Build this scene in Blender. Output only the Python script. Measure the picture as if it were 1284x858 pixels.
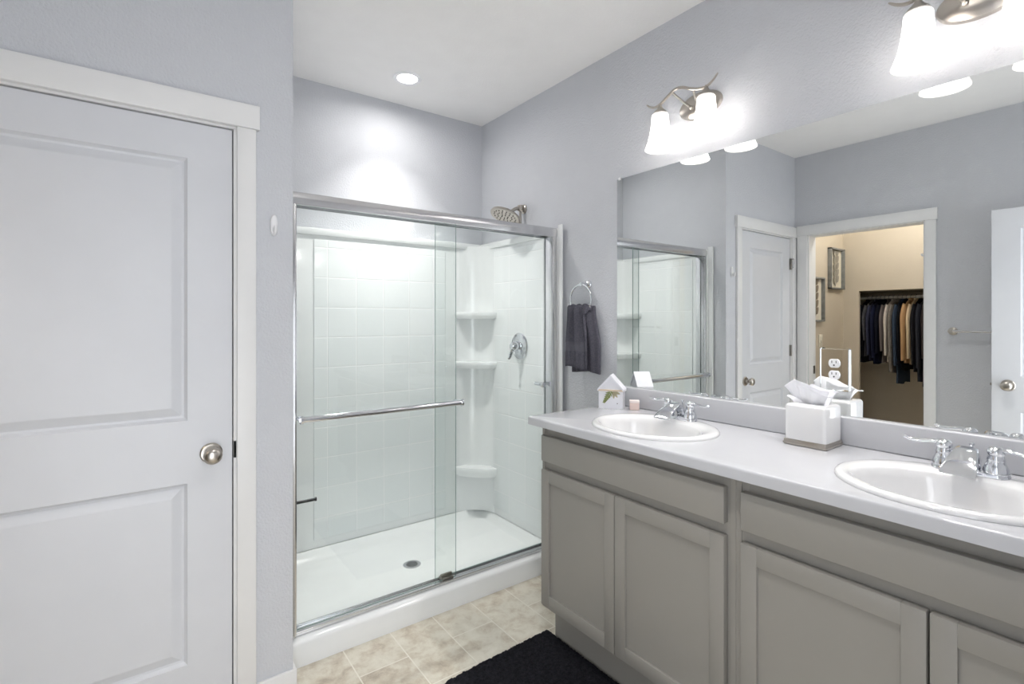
import bpy, bmesh, math, random
from math import sin, cos, pi, radians
from mathutils import Vector, Matrix, noise
random.seed(7)
for o in list(bpy.data.objects): bpy.data.objects.remove(o)
SC = bpy.context.scene
COL = SC.collection

# ------------------------------------------------------------------ camera, world, lights
W, D, H, YD, XC, XL = 1.8986, 2.947, 2.7115, 1.9974, .4567, -.5671
cam = bpy.data.objects.new('camera', bpy.data.cameras.new('camera'))
COL.objects.link(cam); SC.camera = cam
cam.location = (0, 0, 1.3761)
cam.rotation_euler = (pi/2, 0, -.6327)
cam.data.sensor_width = 36
cam.data.lens = 635.75/1284*36
cam.data.shift_y = -28/1284
cam.data.clip_start = .01

world = bpy.data.worlds.new('world'); SC.world = world
world.use_nodes = True
bg = world.node_tree.nodes['Background']
bg.inputs[0].default_value = (.93, .96, 1, 1)
bg.inputs[1].default_value = 2.5

def light(name, kind, loc, energy, color=(1, 1, 1), size=.03, rot=(0, 0, 0), size_y=None):
    l = bpy.data.lights.new(name, kind); l.energy = energy; l.color = color
    if kind == 'POINT': l.shadow_soft_size = size
    if kind == 'AREA':
        l.size = size
        if size_y: l.shape = 'RECTANGLE'; l.size_y = size_y
    o = bpy.data.objects.new(name, l); o.location = loc; o.rotation_euler = rot
    COL.objects.link(o); return o

# daylight enters the room through the open entry doorway behind the camera
portal = light('doorway_daylight', 'AREA', (-.02, -.20, 1.02), 1, size=.80, size_y=2.04, rot=(pi/2, 0, 0))
portal.data.cycles.is_portal = True
SC.view_settings.view_transform = 'Standard'
SC.view_settings.look = 'None'
SC.view_settings.gamma = 1
SC.view_settings.use_curve_mapping = False
SC.view_settings.exposure = 0.76

# ------------------------------------------------------------------ materials
def srgb(r, g, b):
    f = lambda c: c/12.92 if c <= .04045 else ((c+.055)/1.055)**2.4
    return (f(r/255), f(g/255), f(b/255), 1)

def mat(name, col, rough=.5, metal=0, bump=None, mottle=None, spec=None, coat=0, emit=None):
    m = bpy.data.materials.new(name); m.use_nodes = True
    nt = m.node_tree; N = nt.nodes; p = N['Principled BSDF']
    c = srgb(*col)
    p.inputs['Base Color'].default_value = c
    p.inputs['Roughness'].default_value = rough
    p.inputs['Metallic'].default_value = metal
    if spec is not None: p.inputs['Specular IOR Level'].default_value = spec
    if coat: p.inputs['Coat Weight'].default_value = coat; p.inputs['Coat Roughness'].default_value = .08
    tc = N.new('ShaderNodeTexCoord')
    nz = N.new('ShaderNodeTexNoise')
    nt.links.new(tc.outputs['Object'], nz.inputs['Vector'])
    nz.inputs['Scale'].default_value = (bump or (60, 0, 0))[0]
    nz.inputs['Detail'].default_value = 3
    if bump:
        b = N.new('ShaderNodeBump'); b.inputs['Strength'].default_value = bump[1]
        b.inputs['Distance'].default_value = bump[2]
        nt.links.new(nz.outputs['Fac'], b.inputs['Height'])
        nt.links.new(b.outputs['Normal'], p.inputs['Normal'])
    if mottle:
        n2 = N.new('ShaderNodeTexNoise'); n2.inputs['Scale'].default_value = mottle[0]; n2.inputs['Detail'].default_value = 4
        nt.links.new(tc.outputs['Object'], n2.inputs['Vector'])
        r = N.new('ShaderNodeValToRGB')
        r.color_ramp.elements[0].position = .3; r.color_ramp.elements[1].position = .7
        r.color_ramp.elements[0].color = c; r.color_ramp.elements[1].color = srgb(*mottle[1])
        nt.links.new(n2.outputs['Fac'], r.inputs['Fac'])
        nt.links.new(r.outputs['Color'], p.inputs['Base Color'])
    else:   # faint tonal unevenness so that nothing is one dead flat value
        n2 = N.new('ShaderNodeTexNoise'); n2.inputs['Scale'].default_value = 9
        nt.links.new(tc.outputs['Object'], n2.inputs['Vector'])
        r = N.new('ShaderNodeMapRange'); r.inputs['To Min'].default_value = .975; r.inputs['To Max'].default_value = 1.025
        nt.links.new(n2.outputs['Fac'], r.inputs['Value'])
        mx = N.new('ShaderNodeMix'); mx.data_type = 'RGBA'; mx.blend_type = 'MULTIPLY'; mx.inputs['Factor'].default_value = 1
        mx.inputs['A'].default_value = c
        nt.links.new(r.outputs['Result'], mx.inputs['B'])
        nt.links.new(mx.outputs['Result'], p.inputs['Base Color'])
    if emit:
        p.inputs['Emission Color'].default_value = srgb(*emit[0]); p.inputs['Emission Strength'].default_value = emit[1]
    return m

M = {}
M['paint'] = mat('gray_wall_paint', (206, 208, 213), .75, bump=(130, .5, .006), spec=.3)
M['ceiling'] = mat('white_ceiling_paint', (243, 242, 241), .9, bump=(120, .3, .004), spec=.2)
M['closet'] = mat('beige_wall_paint', (214, 202, 183), .85, bump=(150, .3, .004), spec=.2)
M['trim'] = mat('white_trim_paint', (231, 231, 231), .38)
M['door'] = mat('white_door_paint', (215, 217, 222), .36)
M['cabinet'] = mat('gray_cabinet_paint', (147, 144, 138), .42)
M['cabin'] = mat('cabinet_interior', (120, 116, 110), .7)
M['counter'] = mat('white_laminate', (194, 195, 199), .22, coat=.3)
M['ceramic'] = mat('white_ceramic', (226, 226, 227), .08, coat=.6)
M['acrylic'] = mat('white_acrylic', (238, 240, 240), .16, coat=.4)
M['chrome'] = mat('chrome', (224, 226, 230), .07, 1)
M['satin'] = mat('satin_aluminium', (214, 214, 216), .22, 1)
M['nickel'] = mat('brushed_nickel', (186, 180, 172), .28, 1)
M['steel'] = mat('dull_steel', (150, 146, 140), .35, 1)
M['dark'] = mat('dark_gap', (34, 34, 36), .6)
M['darkmetal'] = mat('dark_metal', (58, 60, 64), .3, 1)
M['plastic'] = mat('white_plastic', (240, 240, 242), .3)
M['rug'] = mat('black_pile', (42, 42, 47), .95, bump=(260, .8, .004), mottle=(90, (26, 26, 30)), spec=.1)
M['towel'] = mat('charcoal_terry', (96, 95, 104), .95, bump=(420, .9, .003), mottle=(160, (74, 73, 82)), spec=.1)
M['towelband'] = mat('charcoal_woven_band', (92, 92, 101), .8, bump=(500, .3, .001), spec=.2)
M['tissue'] = mat('tissue_paper', (246, 246, 250), .9)
M['house'] = mat('white_painted_wood', (238, 238, 243), .6, mottle=(14, (228, 229, 236)))
M['woodedge'] = mat('raw_wood_edge', (222, 205, 184), .7)
M['leaf'] = mat('leaf_green', (150, 158, 104), .7, mottle=(120, (112, 124, 76)))
M['leaf2'] = mat('leaf_tan', (186, 178, 150), .7)
M['soap'] = mat('pale_pink_box', (230, 208, 200), .6)
M['soapend'] = mat('pale_box_lid', (244, 232, 228), .6)
M['rod'] = mat('white_metal_rod', (226, 222, 214), .3, .2)
M['hanger'] = mat('steel_wire', (170, 168, 164), .3, 1)
M['framebox'] = mat('gray_frame_wood', (150, 150, 146), .55, mottle=(30, (128, 129, 127)))
M['framebackA'] = mat('cream_art_backing', (232, 224, 206), .8)
M['artleaf'] = mat('taupe_cut_leaf', (140, 128, 110), .6)
M['artpale'] = mat('gray_cut_leaf', (166, 160, 148), .6)
M['slot'] = mat('outlet_slot', (60, 62, 66), .6)

def nodes_mat(name):
    m = bpy.data.materials.new(name); m.use_nodes = True
    nt = m.node_tree
    for n in list(nt.nodes): nt.nodes.remove(n)
    out = nt.nodes.new('ShaderNodeOutputMaterial')
    return m, nt, out

def mirror_mat():
    m, nt, out = nodes_mat('mirror_silver')
    g = nt.nodes.new('ShaderNodeBsdfGlossy'); g.inputs['Roughness'].default_value = 0
    g.inputs['Color'].default_value = (.95, .965, .955, 1)
    nt.links.new(g.outputs[0], out.inputs[0]); return m
M['mirror'] = mirror_mat()

def glass_mat(name, tint, refl):
    m, nt, out = nodes_mat(name)
    t = nt.nodes.new('ShaderNodeBsdfTransparent'); t.inputs[0].default_value = (*tint, 1)
    g = nt.nodes.new('ShaderNodeBsdfGlossy'); g.inputs['Roughness'].default_value = .0
    lw = nt.nodes.new('ShaderNodeLayerWeight'); lw.inputs['Blend'].default_value = .5
    pw = nt.nodes.new('ShaderNodeMath'); pw.operation = 'POWER'; pw.inputs[1].default_value = 2.5
    f = nt.nodes.new('ShaderNodeMath'); f.operation = 'MULTIPLY_ADD'; f.inputs[1].default_value = .5; f.inputs[2].default_value = refl
    nt.links.new(lw.outputs['Facing'], pw.inputs[0]); nt.links.new(pw.outputs[0], f.inputs[0])
    mx = nt.nodes.new('ShaderNodeMixShader')
    nt.links.new(f.outputs[0], mx.inputs[0]); nt.links.new(t.outputs[0], mx.inputs[1]); nt.links.new(g.outputs[0], mx.inputs[2])
    nt.links.new(mx.outputs[0], out.inputs[0]); return m
M['glass'] = glass_mat('clear_shower_glass', (.975, .990, .984), .03)
M['glassedge'] = mat('green_glass_edge', (122, 146, 140), .15)

def shade_mat():
    m, nt, out = nodes_mat('frosted_lit_glass')
    t = nt.nodes.new('ShaderNodeBsdfTranslucent'); t.inputs[0].default_value = (.80, .79, .78, 1)
    d = nt.nodes.new('ShaderNodeBsdfDiffuse'); d.inputs[0].default_value = (.80, .79, .78, 1)
    mx = nt.nodes.new('ShaderNodeMixShader'); mx.inputs[0].default_value = .75
    nt.links.new(d.outputs[0], mx.inputs[1]); nt.links.new(t.outputs[0], mx.inputs[2])
    e = nt.nodes.new('ShaderNodeEmission'); e.inputs[0].default_value = (1, .97, .93, 1); e.inputs[1].default_value = .24
    ad = nt.nodes.new('ShaderNodeAddShader')
    nt.links.new(mx.outputs[0], ad.inputs[0]); nt.links.new(e.outputs[0], ad.inputs[1])
    nt.links.new(ad.outputs[0], out.inputs[0]); return m
M['shade'] = shade_mat()
def emit_mat(name, col, s):
    m, nt, out = nodes_mat(name)
    e = nt.nodes.new('ShaderNodeEmission'); e.inputs[0].default_value = (*col, 1); e.inputs[1].default_value = s
    nt.links.new(e.outputs[0], out.inputs[0]); return m
M['lens'] = emit_mat('lit_recessed_lens', (1, .97, .94), 22)
M['bulb'] = emit_mat('lit_bulb', (1, .95, .88), 3)

def floor_mat():
    m = mat('vinyl_tile_floor', (190, 180, 164), .36)
    nt = m.node_tree; N = nt.nodes; p = N['Principled BSDF']
    tc = N.new('ShaderNodeTexCoord'); mp = N.new('ShaderNodeMapping')
    mp.inputs['Rotation'].default_value = (0, 0, pi/2)
    mp.inputs['Location'].default_value = (.12, .143, 0)
    nt.links.new(tc.outputs['Object'], mp.inputs[0])
    br = N.new('ShaderNodeTexBrick')
    br.inputs['Scale'].default_value = 1; br.inputs['Brick Width'].default_value = .4; br.inputs['Row Height'].default_value = .2055
    br.inputs['Mortar Size'].default_value = .003; br.inputs['Mortar Smooth'].default_value = .3; br.inputs['Bias'].default_value = 0
    br.inputs['Color1'].default_value = (.0, .0, .0, 1); br.inputs['Color2'].default_value = (1, 1, 1, 1); br.inputs['Mortar'].default_value = (.5, .5, .5, 1)
    nt.links.new(mp.outputs[0], br.inputs['Vector'])
    n1 = N.new('ShaderNodeTexNoise'); n1.inputs['Scale'].default_value = 13; n1.inputs['Detail'].default_value = 10; n1.inputs['Roughness'].default_value = .68; n1.inputs['Distortion'].default_value = .25
    nt.links.new(tc.outputs['Object'], n1.inputs['Vector'])
    # per tile offset
    ad = N.new('ShaderNodeMath'); ad.operation = 'MULTIPLY_ADD'; ad.inputs[1].default_value = .12; ad.inputs[2].default_value = -.06
    nt.links.new(br.outputs['Color'], ad.inputs[0])
    sm = N.new('ShaderNodeMath'); sm.operation = 'ADD'
    nt.links.new(n1.outputs['Fac'], sm.inputs[0]); nt.links.new(ad.outputs[0], sm.inputs[1])
    r = N.new('ShaderNodeValToRGB'); cr = r.color_ramp
    cr.elements[0].position = .30; cr.elements[0].color = srgb(172, 160, 144)
    cr.elements[1].position = .72; cr.elements[1].color = srgb(226, 221, 208)
    e = cr.elements.new(.43); e.color = srgb(200, 190, 173)
    e = cr.elements.new(.55); e.color = srgb(215, 209, 194)
    nt.links.new(sm.outputs[0], r.inputs['Fac'])
    mx = N.new('ShaderNodeMix'); mx.data_type = 'RGBA'
    nt.links.new(br.outputs['Fac'], mx.inputs['Factor']); nt.links.new(r.outputs['Color'], mx.inputs['A'])
    mx.inputs['B'].default_value = srgb(230, 225, 213)
    nt.links.new(mx.outputs['Result'], p.inputs['Base Color'])
    b = N.new('ShaderNodeBump'); b.inputs['Strength'].default_value = .25; b.inputs['Distance'].default_value = .002; b.invert = True
    nt.links.new(br.outputs['Fac'], b.inputs['Height']); nt.links.new(b.outputs['Normal'], p.inputs['Normal'])
    return m
M['floor'] = floor_mat()

def tile_mat(name, axis):   # moulded tile pattern pressed into the acrylic wall panels
    m = mat(name, (236, 239, 239), .16, coat=.4)
    nt = m.node_tree; N = nt.nodes; p = N['Principled BSDF']
    tc = N.new('ShaderNodeTexCoord'); sp = N.new('ShaderNodeSeparateXYZ'); cb = N.new('ShaderNodeCombineXYZ')
    nt.links.new(tc.outputs['Object'], sp.inputs[0])
    nt.links.new(sp.outputs[axis], cb.inputs[0]); nt.links.new(sp.outputs[2], cb.inputs[1])
    br = N.new('ShaderNodeTexBrick'); br.offset = 0
    br.inputs['Scale'].default_value = 1; br.inputs['Brick Width'].default_value = .165; br.inputs['Row Height'].default_value = .168
    br.inputs['Mortar Size'].default_value = .004; br.inputs['Mortar Smooth'].default_value = .6
    br.inputs['Color1'].default_value = srgb(234, 238, 238); br.inputs['Color2'].default_value = srgb(238, 241, 241); br.inputs['Mortar'].default_value = srgb(247, 248, 248)
    nt.links.new(cb.outputs[0], br.inputs['Vector'])
    nt.links.new(br.outputs['Color'], p.inputs['Base Color'])
    b = N.new('ShaderNodeBump'); b.inputs['Strength'].default_value = .4; b.inputs['Distance'].default_value = .003; b.invert = True
    nt.links.new(br.outputs['Fac'], b.inputs['Height']); nt.links.new(b.outputs['Normal'], p.inputs['Normal'])
    return m
M['tileX'] = tile_mat('tiled_acrylic_back', 0)
M['tileY'] = tile_mat('tiled_acrylic_side', 1)

# ------------------------------------------------------------------ mesh helpers
def B(): return bmesh.new()

def box(bm, x0, x1, y0, y1, z0, z1, bev=0, seg=2, mi=0):
    x0, x1 = sorted((x0, x1)); y0, y1 = sorted((y0, y1)); z0, z1 = sorted((z0, z1))
    v = [bm.verts.new((x, y, z)) for x in (x0, x1) for y in (y0, y1) for z in (z0, z1)]
    F = [(0, 1, 3, 2), (4, 6, 7, 5), (0, 4, 5, 1), (2, 3, 7, 6), (0, 2, 6, 4), (1, 5, 7, 3)]
    fs = [bm.faces.new([v[i] for i in f]) for f in F]
    for f in fs: f.material_index = mi
    if bev:
        es = list({e for f in fs for e in f.edges})
        bmesh.ops.bevel(bm, geom=es, offset=bev, segments=seg, profile=.5, affect='EDGES')
    return bm

def loft(bm, rings, cap0=True, cap1=True, closed=True, mi=0):
    R = [[bm.verts.new(p) for p in r] for r in rings]
    n = len(R[0])
    for a, b in zip(R, R[1:]):
        for i in range(n if closed else n-1):
            f = bm.faces.new((a[i], a[(i+1) % n], b[(i+1) % n], b[i])); f.material_index = mi
    if cap0: bm.faces.new(R[0][::-1]).material_index = mi
    if cap1: bm.faces.new(R[-1]).material_index = mi
    return R

def lathe(bm, prof, org=(0, 0, 0), axis='z', n=32, cap0=True, cap1=True, mi=0, sx=1, sy=1):
    o = Vector(org); rings = []
    for r, h in prof:
        ring = []
        for i in range(n):
            a = 2*pi*i/n; u, v = r*cos(a)*sx, r*sin(a)*sy
            if axis == 'z': p = Vector((u, v, h))
            elif axis == 'x': p = Vector((h, u, v))
            else: p = Vector((v, h, u))
            ring.append(o+p)
        rings.append(ring)
    return loft(bm, rings, cap0, cap1, mi=mi)

def catmull(pts, k=8):
    P = [Vector(p) for p in pts]; P = [P[0]*2-P[1]]+P+[P[-1]*2-P[-2]]; out = []
    for i in range(1, len(P)-2):
        for j in range(k):
            t = j/k; a, b, c, d = P[i-1:i+3]
            out.append(.5*((2*b)+(c-a)*t+(2*a-5*b+4*c-d)*t*t+(3*b-a-3*c+d)*t**3))
    out.append(P[-2]); return out

def tube(bm, pts, r, n=10, smooth=0, flat=1, aflat=1, mi=0):
    P = catmull(pts, smooth) if smooth else [Vector(p) for p in pts]
    rr = r if callable(r) else (lambda t: r)
    T = []
    for i in range(len(P)):
        T.append((P[min(i+1, len(P)-1)]-P[max(i-1, 0)]).normalized())
    up = Vector((0, 0, 1)) if abs(T[0].z) < .9 else Vector((1, 0, 0))
    a = T[0].cross(up).normalized(); rings = []
    for i, p in enumerate(P):
        a = (a-T[i]*a.dot(T[i])).normalized(); b = T[i].cross(a)
        q = rr(i/(len(P)-1))
        rings.append([p+a*q*aflat*cos(2*pi*k/n)+b*q*flat*sin(2*pi*k/n) for k in range(n)])
    return loft(bm, rings, mi=mi)

def torus(bm, c, R, r, axis='x', n=40, m=10):
    c = Vector(c); rings = []
    for i in range(n):
        A = 2*pi*i/n; ring = []
        for j in range(m):
            b = 2*pi*j/m; q = R+r*cos(b); u, v, w = q*cos(A), q*sin(A), r*sin(b)
            ring.append(bm.verts.new(c+(Vector((w, u, v)) if axis == 'x' else Vector((u, w, v)) if axis == 'y' else Vector((u, v, w)))))
        rings.append(ring)
    for i in range(n):
        a, b = rings[i], rings[(i+1) % n]
        for j in range(m): bm.faces.new((a[j], a[(j+1) % m], b[(j+1) % m], b[j]))

def prism(bm, poly, a0, a1, axis='y'):
    """poly: 2D outline; extruded along axis from a0 to a1."""
    def P(u, v, a): return (u, a, v) if axis == 'y' else ((a, u, v) if axis == 'x' else (u, v, a))
    loft(bm, [[P(u, v, a0) for u, v in poly], [P(u, v, a1) for u, v in poly]])

def wpos(p):
    m = Matrix.Identity(4)
    while p is not None:
        m = Matrix.LocRotScale(p.location, p.rotation_euler, None) @ m; p = p.parent
    return m

def obj(name, bm, ms, parent=None, local=False, origin=None, smooth=True, ang=35):
    me = bpy.data.meshes.new(name)
    bmesh.ops.recalc_face_normals(bm, faces=bm.faces)
    if parent is not None and not local: bm.transform(wpos(parent).inverted())
    o = bpy.data.objects.new(name, me)
    if parent is None and not local:
        if origin is None:
            xs = [v.co for v in bm.verts]
            lo = [min(c[i] for c in xs) for i in range(3)]; hi = [max(c[i] for c in xs) for i in range(3)]
            origin = ((lo[0]+hi[0])/2, (lo[1]+hi[1])/2, lo[2])
        bm.transform(Matrix.Translation(-Vector(origin))); o.location = origin
    bm.to_mesh(me); bm.free()
    for m in (ms if isinstance(ms, (list, tuple)) else [ms]): me.materials.append(M[m])
    if smooth:
        for p in me.polygons: p.use_smooth = True
        me.set_sharp_from_angle(angle=radians(ang))
    COL.objects.link(o)
    if parent is not None: o.parent = parent
    return o

def tag(o, label=None, cat=None, group=None, kind=None):
    if label: o['label'] = label
    if cat: o['category'] = cat
    if group: o['group'] = group
    if kind: o['kind'] = kind
    return o

def thing(name, loc, label, cat, group=None, rotz=0, kind=None):
    o = bpy.data.objects.new(name, None); COL.objects.link(o)
    o.empty_display_size = .05
    o.location = loc; o.rotation_euler = (0, 0, rotz)
    return tag(o, label, cat, group, kind)

def copy_tree(o, parent=None):
    c = o.copy(); COL.objects.link(c)
    if parent is not None: c.parent = parent
    for ch in list(o.children): copy_tree(ch, c)
    return c

def struct(name, bm, m, label=None, cat=None, origin=(0, 0, 0), **k):
    return tag(obj(name, bm, m, origin=origin, **k), label, cat, kind='structure')

# ------------------------------------------------------------------ room shell
WX = W+.005          # right wall surface behind the mirror
YR = -.12            # wall behind the camera
T = .115
CX, CY = -1.576, 2.02   # closet back wall, closet side wall
b = B(); box(b, -2.45, WX+.15, YR-.2, D+.15, -.1, 0)
struct('floor', b, 'floor', 'beige mottled vinyl tile floor', 'floor')
b = B(); box(b, -2.45, WX+.15, YR-T, D+.15, H, H+.1)
struct('ceiling', b, 'ceiling', 'plain white ceiling', 'ceiling')
b = B(); box(b, WX, WX+T, YR-T, D+.12, 0, H)
struct('wall_right', b, 'paint', 'gray wall behind the long mirror and lamps', 'wall')
b = B(); box(b, XC-T, WX, D, D+T, 0, H)
struct('wall_back', b, 'paint', 'gray wall at the back above the shower', 'wall')
# wall carrying the white door, returning along the left of the shower
DL, DR, DT = -.489, .261, 2.038
JT = .02
b = B()
box(b, XL, DL-JT, YD, YD+T, 0, H)
box(b, DR+JT, XC, YD, YD+T, 0, H)
box(b, DL-JT, DR+JT, YD, YD+T, DT+JT, H)
box(b, XC-T, XC, YD+T, D, 0, H)
struct('wall_front', b, 'paint', 'gray wall around the closed white door beside the shower', 'wall')
# wall with the closet opening
OY0, OY1, OZ = 1.143, 1.886, 2.052
b = B()
box(b, XL-T, XL, YR-T, OY0-JT, 0, H)
box(b, XL-T, XL, OY1+JT, YD+T, 0, H)
box(b, XL-T, XL, OY0-JT, OY1+JT, OZ+JT, H)
struct('wall_left', b, 'paint', 'gray wall with the closet opening, seen in the mirror', 'wall')
# wall behind the camera with the open entry doorway
EX0, EX1 = -.42, .40
b = B()
box(b, XL, EX0, YR-T, YR, 0, H); box(b, EX1, WX, YR-T, YR, 0, H); box(b, EX0, EX1, YR-T, YR, 2.06, H)
struct('wall_rear', b, 'paint', 'gray wall with the entry doorway behind the camera', 'wall')
# closet shell
AY0, AY1, AZ, AD, AE, AT = .78, 1.889, 1.642, .62, 2.40, .03   # clothes alcove: y range, top, depth
b = B(); box(b, CX, XL-T, CY, CY+.1, 0, H)
struct('wall_closet_side', b, 'closet', 'beige closet side wall with the two shadow boxes', 'wall')
b = B()
box(b, CX-AT, CX, .35, AY0, 0, H); box(b, CX-AT, CX, AY1, CY+.1, 0, H); box(b, CX-AT, CX, AY0, AY1, AZ, H)
box(b, CX-AD-.1, CX-AD, AY0-.1, AE+.1, 0, AZ+.1)
box(b, CX-AD, CX-AT, AY0-.1, AY0, 0, AZ+.1); box(b, CX-AD, CX-AT, AE, AE+.1, 0, AZ+.1); box(b, CX-.1, CX-AT, CY+.1, AE, 0, AZ+.1)
box(b, CX-AD, CX-AT, AY0, AE, AZ, AZ+.1)
struct('wall_closet_back', b, 'closet', 'beige closet wall above and around the hanging clothes', 'wall')
b = B(); box(b, CX-.1, XL-T, .25, .35, 0, H)
struct('wall_closet_near', b, 'closet', 'beige closet wall hidden left of the opening', 'wall')
light('closet_lamp_glow', 'POINT', (-1.0, 1.25, 2.5), 9, (1, .97, .92), .10)

# baseboards
b = B(); box(b, DR+.075, XC+.012, YD-.012, YD, 0, .082, .003); box(b, XC, XC+.012, YD, 2.10, 0, .082, .003)
struct('baseboard_front', b, 'trim', 'white baseboard between the white door and shower', 'baseboard')
b = B(); box(b, XL, XL+.012, .78, OY0-.075, 0, .082, .003); box(b, XL, XL+.012, YR, .70, 0, .082, .003)
struct('baseboard_left', b, 'trim', 'white baseboard under the wall towel bar', 'baseboard')

# ------------------------------------------------------------------ doors and casings
def panel_face(bm, w, h, panels, yf, s):
    """Front of a moulded two panel door in local x,z at y=yf; s=-1 faces -y, +1 faces +y."""
    xs = [0, panels[0][0], panels[0][1], w]
    zs = [0]
    for p in panels: zs += [p[2], p[3]]
    zs += [h]
    V = {}
    def vert(x, z, d=0):
        k = (round(x, 5), round(z, 5), round(d, 5))
        if k not in V: V[k] = bm.verts.new((x, yf-s*d, z))
        return V[k]
    for i in range(3):
        for j in range(len(zs)-1):
            x0, x1, z0, z1 = xs[i], xs[i+1], zs[j], zs[j+1]
            isp = i == 1 and any(abs(p[2]-z0) < 1e-6 for p in panels)
            if not isp:
                bm.faces.new([vert(x0, z0), vert(x1, z0), vert(x1, z1), vert(x0, z1)])
                continue
            prev = None
            for ins, d in ((0, 0), (.003, .005), (.009, .0115), (.016, .0125), (.041, .0025), (.045, .0015)):
                ring = [vert(x0+ins, z0+ins, d), vert(x1-ins, z0+ins, d), vert(x1-ins, z1-ins, d), vert(x0+ins, z1-ins, d)]
                if prev:
                    for k in range(4): bm.faces.new([prev[k], prev[(k+1) % 4], ring[(k+1) % 4], ring[k]])
                prev = ring
            bm.faces.new(prev)

def door_leaf(w, h, panels, t=.035):
    bm = B()
    panel_face(bm, w, h, panels, 0, -1); panel_face(bm, w, h, panels, t, 1)
    for (x0, z0, x1, z1) in ((0, 0, w, 0), (w, 0, w, h), (w, h, 0, h), (0, h, 0, 0)):
        vs = [bm.verts.new(p) for p in ((x0, 0, z0), (x1, 0, z1), (x1, t, z1), (x0, t, z0))]
        bm.faces.new(vs)
    bmesh.ops.remove_doubles(bm, verts=bm.verts, dist=1e-5)
    return bm

KNOB = [(.034, 0), (.034, .004), (.030, .008), (.014, .010), (.0125, .026), (.016, .032), (.024, .038), (.0275, .047), (.0285, .053), (.0265, .060), (.020, .066), (.010, .0695), (.001, .070)]
def knob_bm(org, axis, sgn):
    bm = B(); lathe(bm, [(r*(1.0), h*sgn) for r, h in KNOB], org, axis, 36); return bm

panels = [(.119, .616, .217, .822), (.119, .616, 1.032, 1.907)]
d1 = thing('door_1', (DL, YD+.004, .008), 'closed white two-panel door with round satin knob, left of the shower', 'door', kind='structure')
obj('door_leaf', door_leaf(.747, 2.027, panels), 'door', d1, local=True, smooth=False)
dk = obj('door_knob', knob_bm((.195, YD+.004, .922), 'y', -1), 'nickel', d1); dk['label'] = 'round satin nickel knob'
b = B(); box(b, DR+.0005, DR+.010, YD-.004, YD+.030, .895, .955, .001)
obj('strike_plate', b, 'steel', d1)
for z in (.25, 1.125, 1.83):
    b = B(); lathe(b, [(.006, z-.045), (.006, z+.045)], (DL-.003, YD-.005, 0), n=12); box(b, DL-.012, DL+.010, YD-.002, YD+.003, z-.045, z+.045)
    obj('hinge', b, 'steel', d1)
b = B(); tube(b, [(DL-.005, YD-.006, 1.87), (DL+.005, YD-.028, 1.868), (DL+.012, YD-.036, 1.85), (DL+.012, YD-.034, 1.81), (DL+.012, YD-.030, 1.795)], .0045, smooth=6)
st = obj('door_stop', b, 'satin', d1)

b = B()
box(b, DR+.010, DR+.070, YD-.018, YD, 0, DT+.009, .002); box(b, DL-.070, DL-.010, YD-.018, YD, 0, DT+.009, .002)
box(b, XL+.001, .342, YD-.024, YD, DT+.009, 2.130, .002)
box(b, DR+.001, DR+JT, YD-.004, YD+T, 0, DT+.003); box(b, DL-JT, DL-.001, YD-.004, YD+T, 0, DT+.003)
box(b, DL-JT, DR+JT, YD-.004, YD+T, DT+.001, DT+JT)
box(b, DR-.012, DR+.002, YD+.043, YD+T, 0, DT); box(b, DL-.002, DL+.012, YD+.043, YD+T, 0, DT); box(b, DL, DR, YD+.043, YD+T, DT-.012, DT+.002)
box(b, DL, DR, YD+.040, YD+.052, 0, .02)
struct('trim_1', b, 'trim', 'white flat casing around the closed white door', 'door casing')

t2 = thing('trim_2', (XL, (OY0+OY1)/2, 0), 'white flat casing around the open closet doorway', 'door casing', kind='structure')
b = B()
box(b, XL, XL+.018, OY1+.010, OY1+.085, 0, OZ+.006, .002); box(b, XL, XL+.018, OY0-.071, OY0-.010, 0, OZ+.006, .002)
box(b, XL, XL+.024, OY0-.080, YD-.025, OZ+.006, 2.138, .002)
box(b, XL-T, XL+.004, OY1, OY1+JT, 0, OZ+.002); box(b, XL-T, XL+.004, OY0-JT, OY0, 0, OZ+.002)
box(b, XL-T, XL+.004, OY0-JT, OY1+JT, OZ, OZ+JT)
obj('casing', b, 'trim', t2)
b = B(); box(b, -.638, -.600, OY0-.002, OY0+.004, 1.11, 1.20, .001); lathe(b, [(.006, 1.11), (.006, 1.20)], (-.642, OY0+.004, 0), n=10)
obj('hinge', b, 'steel', t2)
b = B(); box(b, -.668, -.640, OY1-.004, OY1+.002, .935, 1.0, .001)
obj('strike_plate', b, 'steel', t2)
b = B(); box(b, -.632, -.606, OY0-.001, OY0+.006, 1.815, 1.875, .003); tube(b, [(-.619, OY0+.004, 1.83), (-.619, OY0+.020, 1.825), (-.619, OY0+.026, 1.838)], .006, smooth=4)
tag(obj('wall_hook', b, 'plastic'), 'tiny white hook stuck on the closet door jamb', 'hook')

# open entry door, hinged on the wall behind the camera, seen in the mirror
d2 = thing('door_2', (-.402, .760, .010), 'open white entry door standing in front of the towel bar, seen in the mirror', 'door', rotz=radians(-90-1.5)+pi, kind='structure')
d2.rotation_euler = (0, 0, radians(-90-.6))
# local x runs from the free edge (0) to the hinge side; local -y faces away, so the leaf is mirrored about its thickness
bm = door_leaf(.86, 2.028, [(.125, .735, .217, .822), (.125, .735, 1.032, 1.907)])
obj('door_leaf', bm, 'door', d2, local=True, smooth=False)
for sgn, y in ((-1, 0), (1, .035)):
    bm = B(); lathe(bm, [(r, h*sgn) for r, h in KNOB], (.072, y, .975), 'y', 36)
    obj('door_knob', bm, 'nickel', d2, local=True)
bm = B(); box(bm, -.0015, .001, .006, .029, .945, 1.005, .0005); box(bm, -.010, 0, .012, .022, .967, .983, .002)
obj('latch_plate', bm, 'steel', d2, local=True)

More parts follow.
